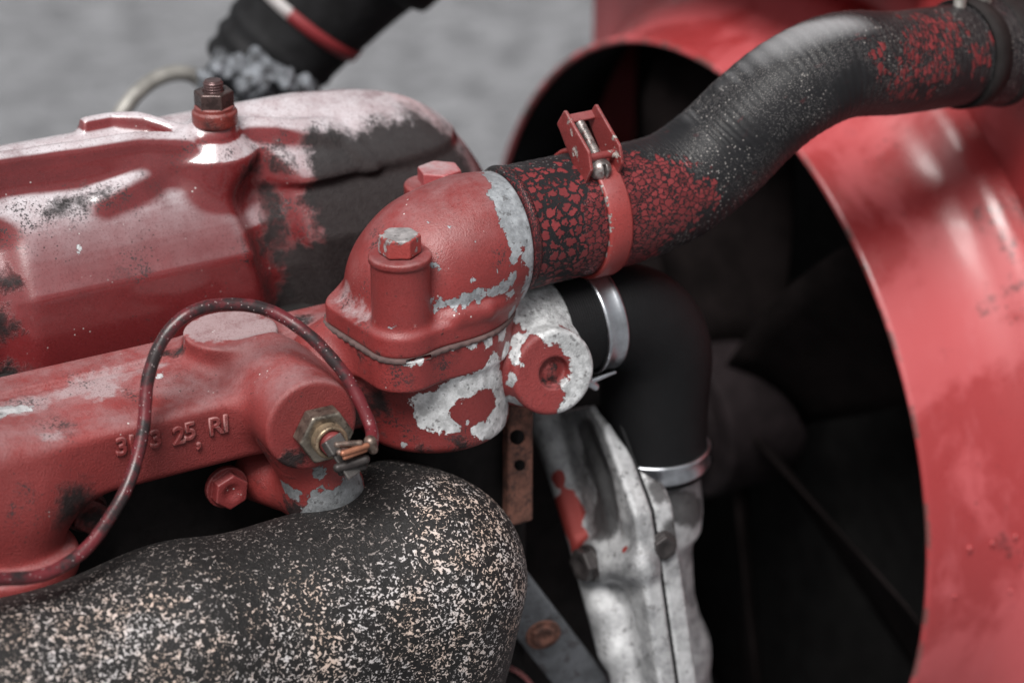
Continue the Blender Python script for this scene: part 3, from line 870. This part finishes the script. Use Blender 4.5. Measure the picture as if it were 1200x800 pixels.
tag(link_mesh('elbow_hose', v, f, em.m, None, uv, base=V2+A(0, 0, -10)), 'black ribbed rubber elbow hose between two steel clamps', 'hose')
def worm_clamp(c, ax, r, w, label, slots, a_scr, slot_a=0.0):
    ax = nrm(ax)
    t = thing('steel_hose_clamp', label, 'hose clamp', c-ax*0, 'steel hose clamps on the black elbow')
    v, f, uv = lathe([(r, -w), (r+1.4, -w), (r+2.1, -w*0.8), (r+1.3, -w*0.55), (r+1.3, w*0.55), (r+2.1, w*0.8), (r+1.4, w), (r, w)], c, ax, 96)
    link_mesh('band', v, f, MAT['steel'], t, uv)
    u = nrm(np.cross(ax, (0, 0, 1) if abs(ax[2]) < 0.9 else (1, 0, 0)))
    w_ = np.cross(ax, u)
    dirv = lambda a: u*math.cos(a)+w_*math.sin(a)
    for k in range(slots):
        a = slot_a+k*0.075
        n = dirv(a); tg = np.cross(ax, n)
        R = bx(tg+ax*0.35, ax-tg*0.35, n)
        P, Q = surface(lambda P: box(P, c+n*(r+1.35), (0.75, w*0.48, 0.5), 0.2, R), c+n*(r+1)-w, c+n*(r+1)+w, 0.7)
        link_mesh('thread_slot', P, Q, MAT['black_rubber'], t)
    n = dirv(a_scr); tg = np.cross(ax, n)
    sc = c+n*(r+5)
    sdf('screw_housing', lambda P: np.minimum(box(P, sc, (7, w*0.9, 4.5), 1.5, bx(tg, ax, n)), hexp(P, sc+tg*10, tg, 3.6, 3, 0.4)), sc-18, sc+18, 0.7, MAT['steel'], t)
    return t
wc1 = worm_clamp(A(99, 0, 38), (0.99, 0.0, 0.06), 28.4, 6.5, 'upright shiny steel hose clamp at the inlet end of the black elbow', 0, 2.4)
tl0, tl1 = q(694, 446, y=-31), q(721, 436, y=-31)
sdf('clamp_tail', lambda P: np.minimum(cap(P, tl0, tl1, 1.5, 0.8), cap(P, tl0+A(-3, 0, 0), tl0+A(2, 0, -4), 2.2)), tl0-22, tl1+22, 0.7, MAT['steel'], wc1)
worm_clamp(V2+A(0, 0, 2), (0.0, 0.0, 1), 31.2, 6, 'level steel hose clamp with slots at the lower end of the black elbow', 8, -1.2, 1.62)

# ------------------------------------------------------------------ aluminium water pump
wpx = 104
pa = [q(628, 488, x=wpx), q(690, 476, x=wpx), q(706, 500, x=wpx), q(744, 605, x=wpx), q(756, 690, x=wpx), q(772, 800, x=wpx), q(785, 900, x=wpx), q(740, 900, x=wpx), q(715, 790, x=wpx), q(692, 690, x=wpx), q(655, 590, x=wpx)]
pa2 = [(p[1], p[2]) for p in pa]
bo1 = q(704, 655, x=wpx-4)
bo2 = q(775, 640, y=-26)
def f_pump(P):
    d2 = poly2(P[:, 1], P[:, 2], pa2, 0)
    o = extr(d2, P[:, 0]-wpx-6, 6, 2.5)
    rib = np.minimum(cap(P, q(640, 500, x=wpx-4), q(676, 625, x=wpx-4), 8, 6.5), cap(P, q(676, 625, x=wpx-4), q(722, 760, x=wpx-3), 6.5, 11))
    o = su(o, rib, 7)
    chn = np.minimum(cap(P, q(676, 500, x=wpx-5), q(700, 560, x=wpx-5), 6, 8), cap(P, q(700, 560, x=wpx-5), q(714, 625, x=wpx-5), 8, 6))
    o = ss(o, chn, 4)
    o = ss(o, cap(P, q(722, 700, x=wpx-4), q(740, 760, x=wpx-6), 6, 5), 5)
    o = su(o, cap(P, q(700, 655, x=wpx-3), q(752, 662, x=wpx+2), 12, 9), 6)
    o = su(o, cap(P, q(720, 720, x=wpx), q(750, 860, x=wpx), 9, 12), 7)
    o = su(o, cap(P, q(640, 478, x=wpx+2), q(655, 520, x=wpx+2), 12, 9), 8)
    o = su(o, cyl(P, bo1+A(-4, 0, 0), bo1+A(14, 0, 0), 12, 2), 5)
    return ss(o, cyl(P, V2+A(0, 0, -12), V2+A(0, 0, 80), 36.5, 2), 2)
def f_pump2(P):
    d2 = poly2(P[:, 1], P[:, 2], pa2, -1.5)
    o = ss(extr(d2, P[:, 0]-wpx-20, 6.5, 2.5), cyl(P, V2+A(0, 0, -14), V2+A(0, 0, 80), 38, 2), 2)
    o = su(o, cyl(P, V2+A(0, 0, -48), V2+A(0, 0, 10), 28, 2), 4)
    o = su(o, chain(P, [(V2+A(0, 0, -36), 27), (V2+A(0, 0, -80), 23), (q(782, 760, y=4), 24), (q(792, 900, y=4), 28)], 10), 10)
    o = su(o, cap(P, V2+A(-8, 2, -40), q(760, 700, x=wpx+22), 18, 14), 14)
    o = su(o, cyl(P, bo2+A(-10, 10, 0), bo2+A(2, -2, 0), 10, 2), 5)
    return o
pump = thing('water_pump', 'bare aluminium water pump in two bolted halves under the black elbow', 'water pump', (140, 0, -250))
LO, HI = A(85, -75, -260), A(215, 75, 22)
p1 = sdf('back_half', f_pump, LO, HI, 1.6, None, pump, track=True)
p2 = sdf('front_half', f_pump2, LO, HI, 1.6, None, pump, track=True)
def alu(name, chips, grime):  # grime also takes the painted recess shade of the back half's channel
    m = M(name)
    n = m.noise(35, 7, 0.7)
    c = m.mix(m.step(n, 0.32, 0.66), (0.15, 0.153, 0.16), (0.50, 0.505, 0.515))
    c = m.mix(m.math('MULTIPLY', m.step(m.noise(170, 7, 0.75), 0.54, 0.66), 0.75), c, (0.06, 0.055, 0.056))
    g = m.step(m.math('ADD', m.field(grime), m.math('MULTIPLY', m.math('SUBTRACT', m.noise(60, 7, 0.7), 0.5), 1.6)), 0.1, 0.5) if grime else 0.0
    c = m.mix(m.math('MULTIPLY', g, 0.85), c, (0.035, 0.033, 0.034))
    if chips:
        e = m.math('ADD', m.field(chips), m.math('MULTIPLY', m.math('SUBTRACT', m.noise(110, 6, 0.65), 0.5), 1.5))
        c = m.mix(m.step(e, 0.2, 0.26), c, (0.24, 0.035, 0.03))
    m.set(Base_Color=c, Metallic=0.4, Roughness=m.mixf(n, 0.42, 0.68), Normal=m.bump(m.noise(700, 5, 0.7), 0.0006, 0.7))
    return m.m
p1.data.materials.append(alu('pump_back_alu', H(p1, [(662, 590, 10), (668, 610, 10), (678, 640, 9), (655, 560, 5), (732, 643, 2.5)]), H(p1, [(700, 540, 16), (715, 590, 14), (705, 615, 14), (690, 500, 12), (690, 670, 10), (640, 560, 6)])))  # dark spots down the channel paint in the shade of its recess
p2.data.materials.append(alu('pump_front_alu', (), H(p2, [(790, 590, 12), (770, 575, 10), (745, 560, 8), (790, 620, 10), (815, 600, 14)])))
dkb = simple('black_bolt', (0.03, 0.026, 0.026), 0.45, 0.3, 0.5)
bolt_side('pump_bolt', bo1+A(-8, 0, 0), (-1, -0.1, 0.05), 8.5, 7, pump, dkb, 1.25)
b2 = hitmm(p2, 777, 640)
bolt_side('pump_bolt', b2+A(0, 1, 0), (-0.1, -1, 0.1), 6.5, 5, pump, dkb, 1.35)
sdf('pump_gasket', lambda P: extr(poly2(P[:, 1], P[:, 2], pa2, -0.8), P[:, 0]-wpx-12.7, 0.9, 0.3), LO, HI, 1.4, MAT['black_rubber'], pump)

# rusty bracket, flat steel strut and pulley low down
ra, rb = q(602, 478, y=-9), q(611, 600, y=-7)
br = sdf('rusty_bracket', lambda P: ss(ss(box(P, (ra+rb)/2, (8, 4, 38), 1.5), cyl(P, q(606, 512, y=-30), q(606, 512, y=40), 4), 1), cyl(P, q(609, 545, y=-30), q(609, 545, y=40), 3), 1), (ra+rb)/2-A(22, 16, 50), (ra+rb)/2+A(22, 16, 50), 1.0, MAT['rust'])
tag(br, 'narrow rusty bracket under the thermostat housing', 'bracket')
sa, sb = q(580, 668, y=-12), q(745, 880, y=-12)
su_ = nrm(sb-sa)
sn = nrm(A(-0.55, -0.75, 0.45)); sn = nrm(sn-su_*(sn@su_))
RS = bx(su_, np.cross(sn, su_), sn)
stt = thing('flat_strut', 'flat grey steel strut with a rusty bolt beside the mottled exhaust', 'strut', (sa+sb)/2)
sdf('strut_bar', lambda P: box(P, (sa+sb)/2, (np.linalg.norm(sb-sa)/2, 14, 3.0), 1.2, RS), np.minimum(sa, sb)-20, np.maximum(sa, sb)+20, 1.4, simple('strut_paint', (0.10, 0.105, 0.115), 0.45, 0.3, 0.4, 50, 0.3, 400, (0.03, 0.02, 0.02)), stt)
sbc = toward(q(636, 742, y=-12), 3)
bolt_side('strut_bolt', sbc, sn, 6.5, 3.5, stt, MAT['rust'], 1.6)
pc_ = q(572, 838, y=-30)
pul = thing('pulley', 'dark pulley with a worn red rim at the bottom edge', 'pulley', pc_-A(0, 0, 30))
v, f, uv = lathe([(4, 6), (15, 6), (17, 2), (26, 2), (28, 6), (31, 6), (31, -8), (4, -8)], pc_, (-0.35, -0.85, 0.4), 64)
link_mesh('pulley_wheel', v, f, MAT['black_iron'], pul, uv, smooth=False)
v, f, uv = lathe([(27.8, 5), (29.5, 7.4), (31.4, 5), (31.4, 3), (27.8, 3)], pc_, (-0.35, -0.85, 0.4), 64)
link_mesh('pulley_rim', v, f, MAT['dark_red'], pul, uv)

# ------------------------------------------------------------------ mottled exhaust manifold
E1, E0 = q(480, 690, y=-52), q(280, 748, y=-52)
def f_exh(P):
    o = chain(P, [(E0+nrm(E0-E1)*230, 53), (E0+(E0-E1)*0.3, 51), (E0*0.6+E1*0.4+A(0, 0, -3), 50), (E1+A(6, 0, 4), 50), (E1+A(0, 0, -42), 45), (E1+A(-20, -4, -120), 42)], 26)
    o = su(o, cap(P, E1+A(8, 40, 16), E1+A(6, 10, 4), 34, 42), 24)
    return o
exh = sdf('exhaust_manifold', f_exh, (-360, -112, -230), (60, 40, 40), 1.8, None, track=True)
m = M('mottled_iron')
co = m.pos
n1 = m.noise(430, 3, 0.55, dist=1.2)
n2 = m.noise(800, 3, 0.6)
nb = m.noise(9, 4, 0.6)
dens = m.field(H(exh, [(585, 640, 40), (590, 595, 34), (500, 755, 46), (300, 795, 50), (150, 800, 50), (565, 700, 42), (400, 785, 46), (40, 790, 44), (545, 610, 30)]), (30, 25))
thr = m.math('MULTIPLY_ADD', m.math('MAXIMUM', dens, -0.3), -0.028, 0.588)
thr = m.math('ADD', thr, m.math('MULTIPLY', m.math('SUBTRACT', nb, 0.5), 0.24))
fl = m.step(m.math('SUBTRACT', m.math('MULTIPLY_ADD', m.math('SUBTRACT', n2, 0.5), 0.28, n1), thr), 0.0, 0.035)
fc = m.mix(m.step(m.noise(40, 4, 0.7), 0.35, 0.65), (0.56, 0.43, 0.36), (0.55, 0.52, 0.52))
bc = m.mix(m.noise(150, 4, 0.6), (0.005, 0.0048, 0.005), (0.020, 0.0185, 0.0185))
fc = m.mix(m.step(dens, -0.35, 0.45), m.mix(m.noise(30, 4), (0.11, 0.092, 0.086), (0.27, 0.235, 0.22)), fc)
m.set(Base_Color=m.mix(fl, bc, fc), Specular_IOR_Level=0.3, Roughness=m.mixf(fl, 0.6, 0.8), Normal=m.bump(m.math('ADD', m.math('MULTIPLY', fl, -0.6), n1), 0.0012, 0.8))
exh.data.materials.append(m.m)
tag(exh, 'fat exhaust manifold with flaking mottled black and cream surface', 'exhaust manifold')

# ------------------------------------------------------------------ fan shroud, fan and radiator
SC = A(306, 214, -178)
shr = thing('fan_shroud', 'glossy stained red fan shroud with a round opening', 'fan shroud', SC+A(70, 0, -480))
shm = M('shroud_paint')
n1, n2 = shm.noise(9, 6, 0.6, dist=0.6), shm.noise(45, 7, 0.72)
e = shm.step(shm.math('ADD', n1, shm.math('MULTIPLY', shm.math('SUBTRACT', n2, 0.5), 0.16)), 0.44, 0.56)
st = shm.noise(1, 6, 0.7, co=shm.vmul(shm.pos, (60, 60, 7)))
c = shm.mix(e, (0.29, 0.034, 0.036), (0.40, 0.072, 0.078))
c = shm.mix(shm.math('MULTIPLY', shm.step(st, 0.52, 0.72), 0.3), c, (0.44, 0.11, 0.12))
c = shm.mix(shm.math('MULTIPLY', shm.step(shm.vor(170), 0.2, 0.1), shm.step(shm.noise(22, 5), 0.56, 0.64)), c, (0.10, 0.02, 0.02))
c = shm.mix(shm.math('MULTIPLY', shm.step(n2, 0.60, 0.72), 0.35), c, (0.22, 0.028, 0.035))
shm.set(Base_Color=c, Roughness=shm.math('ADD', shm.mixf(e, 0.30, 0.48), shm.math('MULTIPLY', shm.math('SUBTRACT', n2, 0.5), 0.3)), Normal=shm.bump(shm.math('ADD', n2, shm.math('MULTIPLY', shm.noise(12, 3), 2.0)), 0.0015, 0.18), Coat_Weight=0.22, Coat_Roughness=0.18)
HPX = 100
YL = q(692, 20, x=SC[0]+HPX)[1]
flat = lambda V: np.stack([V[:, 0], np.minimum(V[:, 1], YL), V[:, 2]], 1)      # the side of the shroud is flat where it meets the radiator
prof_out = [(268.5, 3), (269.2, 0.8), (270.8, 0), (272.6, 1.2), (273.2, 4), (274.5, 14), (277, 34), (281, 54), (286.5, 66), (293, 74), (300, 80), (305, 87), (306.5, 94), (306.8, HPX)]
v, f, uv = lathe(prof_out, SC, (1, 0, 0), 160, closed=False)
lip = link_mesh('shroud_barrel', flat(v), f, None, shr, uv, track=True)
scab = shm.field(H(lip, [(1165, 265, 9), (1185, 285, 10), (1150, 250, 6), (1135, 345, 6), (1160, 350, 7), (1190, 330, 8), (1150, 240, 5), (1195, 240, 12), (1120, 640, 5), (1175, 640, 6)]), (26, 30))
sm_ = shm.math('MULTIPLY', shm.step(scab, -0.25, 0.3), shm.step(shm.noise(130, 7, 0.75), 0.46, 0.60))
c = shm.mix(shm.math('MULTIPLY', sm_, 0.75), c, (0.10, 0.02, 0.02))
lipw = shm.math('MULTIPLY', shm.step(shm.sep(shm.pos)[0], (B[0]+0.3092), (B[0]+0.3068)), shm.step(shm.noise(60, 6, 0.7), 0.50, 0.58))
c = shm.mix(shm.math('MULTIPLY', lipw, 0.8), c, (0.10, 0.05, 0.045))
shm.put(shm.p.inputs['Base Color'], c)
lip.data.materials.append(shm.m)
v, f, uv = lathe([(268.5, 3), (270, 14), (273, 34), (277, 54), (290, 76), (304, HPX-3), (306, HPX+4)], SC, (1, 0, 0), 128, closed=False)
link_mesh('shroud_lining', flat(v)-A(0, 1.5, 0), f, MAT['black_rubber'], shr, uv)
def rim(t):
    c_, s_ = math.cos(t), math.sin(t)
    y0, y1, z0, z1 = -345, YL-SC[1]+0.01, -360, 335
    k = min((y1 if c_ > 0 else y0)/c_ if abs(c_) > 1e-6 else 1e9, (z1 if s_ > 0 else z0)/s_ if abs(s_) > 1e-6 else 1e9)
    return (c_*k, s_*k)
V, F = [], []
N = 256
for i in range(N):
    t = 2*math.pi*i/N
    y, z = rim(t)
    for (yy, zz, xx) in ((math.cos(t)*306.8, math.sin(t)*306.8, HPX), (y*0.985, z*0.985, HPX), (y, z, HPX+5), (y, z, HPX+92)):
        V.append(SC+A(xx, yy, zz))
for i in range(N):
    for k in range(3):
        F.append((i*4+k, ((i+1) % N)*4+k, ((i+1) % N)*4+k+1, i*4+k+1))
link_mesh('shroud_plate', flat(np.array(V)), F, shm.m, shr)
for px, py, r in ((1136, 642, 2.6), (1163, 636, 2.2), (1190, 628, 2.4), (1119, 698, 1.4), (1184, 692, 1.5)):
    c_ = hitmm(lip, px, py)
    if c_ is not None:
        sdf('paint_run', lambda P: cap(P, c_, c_-A(0, 0, r*1.3), r*0.8, r*0.5), c_-8, c_+8, 0.8, shm.m, shr)
rad = thing('radiator', 'red radiator with a dark core behind the shroud and an inlet pipe for the hose', 'radiator', SC+A(170, 0, -480))
sdf('radiator_core', lambda P: box(P, SC+A(166, (YL-SC[1]-345)/2, -15), (28, (YL-SC[1]+345)/2-3, 345), 3), SC+A(126, -360, -390), SC+A(206, 345, 345), 6, simple('core_black', (0.012, 0.0115, 0.0115), 0.9, spec=0.1), rad)
sdf('tank_and_shade_ledge', lambda P: np.minimum(box(P, SC+A(165, 0, 430), (80, 350, 92), 22), box(P, SC+A(90, 115, 345), (70, 235, 7), 4)), SC+A(10, -370, 320), SC+A(260, 370, 540), 5, red_paint('tank_paint', red=(0.42, 0.06, 0.05), fade=0.1, rough=0.35), rad)  # thin forward ledge is added out of view to shade the shroud plate
HE = hp[-1]
sdf('inlet_pipe', lambda P: np.minimum(cyl(P, HE+A(-30, 2, 4), HE+A(90, 0, 0), 27, 1), cyl(P, HE+A(-2, 0, 0), HE+A(6, 0, 0), 33, 2)), HE-A(50, 45, 45), HE+A(100, 45, 45), 1.6, MAT['black_iron'], rad)
ec = thing('steel_hose_clamp', 'old oily hose clamp with bright screw at the radiator end of the hose', 'hose clamp', q(1140, 62, y=-6))
cax = nrm(hp[-1]-hp[-3])
v, f, uv = lathe([(29.4, -6), (31.6, -6), (31.6, 6), (29.4, 6)], hp[-2], cax, 72)
link_mesh('band', v, f, MAT['black_iron'], ec, uv)
cs = q(1128, 8, y=-6)
sdf('clamp_screw', lambda P: np.minimum(cap(P, cs+A(-2, 0, 14), cs+A(-5, -3, -6), 3.6), cap(P, cs+A(16, 0, 12), cs+A(16, 0, -2), 4.5, 4)), cs-30, cs+30, 1.0, MAT['dull_steel'], ec)
fan = thing('cooling_fan', 'dark cooling fan inside the shroud opening', 'fan', SC+A(70, 0, -60))
fm = simple('fan_paint', (0.008, 0.006, 0.006), 0.9, 0, 0.4, 30, 0.3, spec=0.05)
sdf('fan_hub', lambda P: np.minimum(cyl(P, SC+A(10, 0, 0), SC+A(75, 0, 0), 52, 4), cyl(P, SC+A(-30, 0, 0), SC+A(20, 0, 0), 32, 6)), SC-A(50, 65, 65), SC+A(90, 65, 65), 2.5, simple('hub_paint', (0.015, 0.011, 0.012), 0.8, spec=0.1), fan)
NBL = 6
for k in range(NBL):
    t = 0.35+2*math.pi*k/NBL
    rd, tg = A(0, math.cos(t), math.sin(t)), A(0, -math.sin(t), math.cos(t))
    V, F = [], []
    for i in range(9):
        r = 45+i*(250-45)/8
        wd = 34+22*math.sin(min(1, i/6)*math.pi/2)
        if i == 8: wd = 44
        tw = math.radians(38-i*1.6)
        for j in range(7):
            s = (j/6-0.5)*2
            bow = 7*(1-s*s)
            p = SC+A(48, 0, 0)+rd*r+(tg*math.cos(tw)+A(math.sin(tw), 0, 0))*wd*s+A(bow, 0, 0)
            V += [p+A(-1.2, 0, 0), p+A(1.2, 0, 0)]
    for i in range(8):
        for j in range(6):
            a, b, c_, d = (i*7+j)*2, (i*7+j+1)*2, ((i+1)*7+j+1)*2, ((i+1)*7+j)*2
            F += [(a, b, c_, d), (a+1, d+1, c_+1, b+1)]
    for j in range(6):
        a, b = j*2, (j+1)*2
        F.append((a, a+1, b+1, b))
        a, b = (56+j)*2, (57+j)*2
        F.append((a, b, b+1, a+1))
    for i in range(8):
        a, d = i*14, (i+1)*14
        F.append((a, d, d+1, a+1))
        a, d = i*14+12, (i+1)*14+12
        F.append((a, a+1, d+1, d))
    link_mesh('fan_blade', V, F, fm, fan)

# ------------------------------------------------------------------ far side of the engine: intake hose, fittings, pipe (out of focus)
D2 = 1.62
wl_ = lambda px, py, d: (world(px, py, d)-B)*1000
ih = thing('intake_hose', 'blurred black rubber intake hose with a red and white band behind the engine', 'hose', wl_(330, 90, D2))
i0, i1 = wl_(312, 72, D2), wl_(420, -62, D2-0.02)
ia = nrm(i1-i0)
v, f, uv = sweep([i0-ia*18, i0, i0+ia*22, i0+ia*48, i0+ia*90, i1, i1+ia*60], [36, 39, 41, 45, 53, 62, 66], 48, 8, prof=lambda L, a: 1.2*math.sin(L*0.42) if L < 40 else 0.0)
link_mesh('hose_tube', v, f, MAT['black_rubber'], ih, uv)
ibm = M('band_red_white')
ibm.set(Base_Color=ibm.mix(ibm.step(ibm.field([(B+(i0+ia*42+nrm(np.cross(ia, FW))*26+FW*-30)/1000, 30), (B+(i0+ia*42+nrm(np.cross(ia, FW))*42+FW*-20)/1000, 24)], (16, 40)), 0.02, -0.04), (0.34, 0.32, 0.32), (0.20, 0.022, 0.026)), Roughness=0.5)
v, f, uv = lathe([(42, -4), (45.5, -4), (46.0, 4), (42, 4)], i0+ia*42, ia, 72)
link_mesh('hose_band', v, f, ibm.m, ih, uv)
fit = thing('corroded_fitting', 'blurred grey corroded carburettor fittings under the black intake hose', 'fitting', wl_(300, 110, 1.58))
def blobs(P):
    o = None
    for px, py, d, r in ((265, 80, 1.55, 11), (255, 95, 1.56, 12), (297, 95, 1.55, 12), (315, 98, 1.56, 10), (333, 92, 1.55, 7), (302, 72, 1.58, 8), (280, 108, 1.58, 20), (320, 112, 1.58, 20), (345, 108, 1.6, 16)):
        s = sph(P, wl_(px, py, d), r)
        o = s if o is None else su(o, s, 4)
    return o+2.2*np.sin(P[:, 0]*0.31)*np.sin(P[:, 1]*0.27+1)+1.6*np.sin(P[:, 2]*0.45)*np.sin(P[:, 0]*0.5)
lo = np.min([wl_(*p) for p in ((240, 60, 1.5), (360, 60, 1.7), (240, 125, 1.5), (360, 125, 1.7))], axis=0)-30
hi = np.max([wl_(*p) for p in ((240, 60, 1.5), (360, 60, 1.7), (240, 125, 1.5), (360, 125, 1.7))], axis=0)+30
sdf('fitting_body', blobs, lo, hi, 2.0, simple('corroded', (0.13, 0.14, 0.155), 0.8, 0.2, 0.9, 70, 0.6, 200, (0.02, 0.018, 0.018), 0.9), fit)
v, f, uv = sweep([wl_(130, 150, 1.54), wl_(158, 112, 1.55), wl_(185, 92, 1.56), wl_(215, 86, 1.57), wl_(238, 98, 1.58), wl_(250, 130, 1.6)], [5.2]*6, 16, 8)
tag(link_mesh('fuel_pipe', v, f, simple('pipe_grey', (0.28, 0.27, 0.25), 0.4, 0.3), None, uv), 'bent grey pipe arching behind the valve cover', 'pipe')
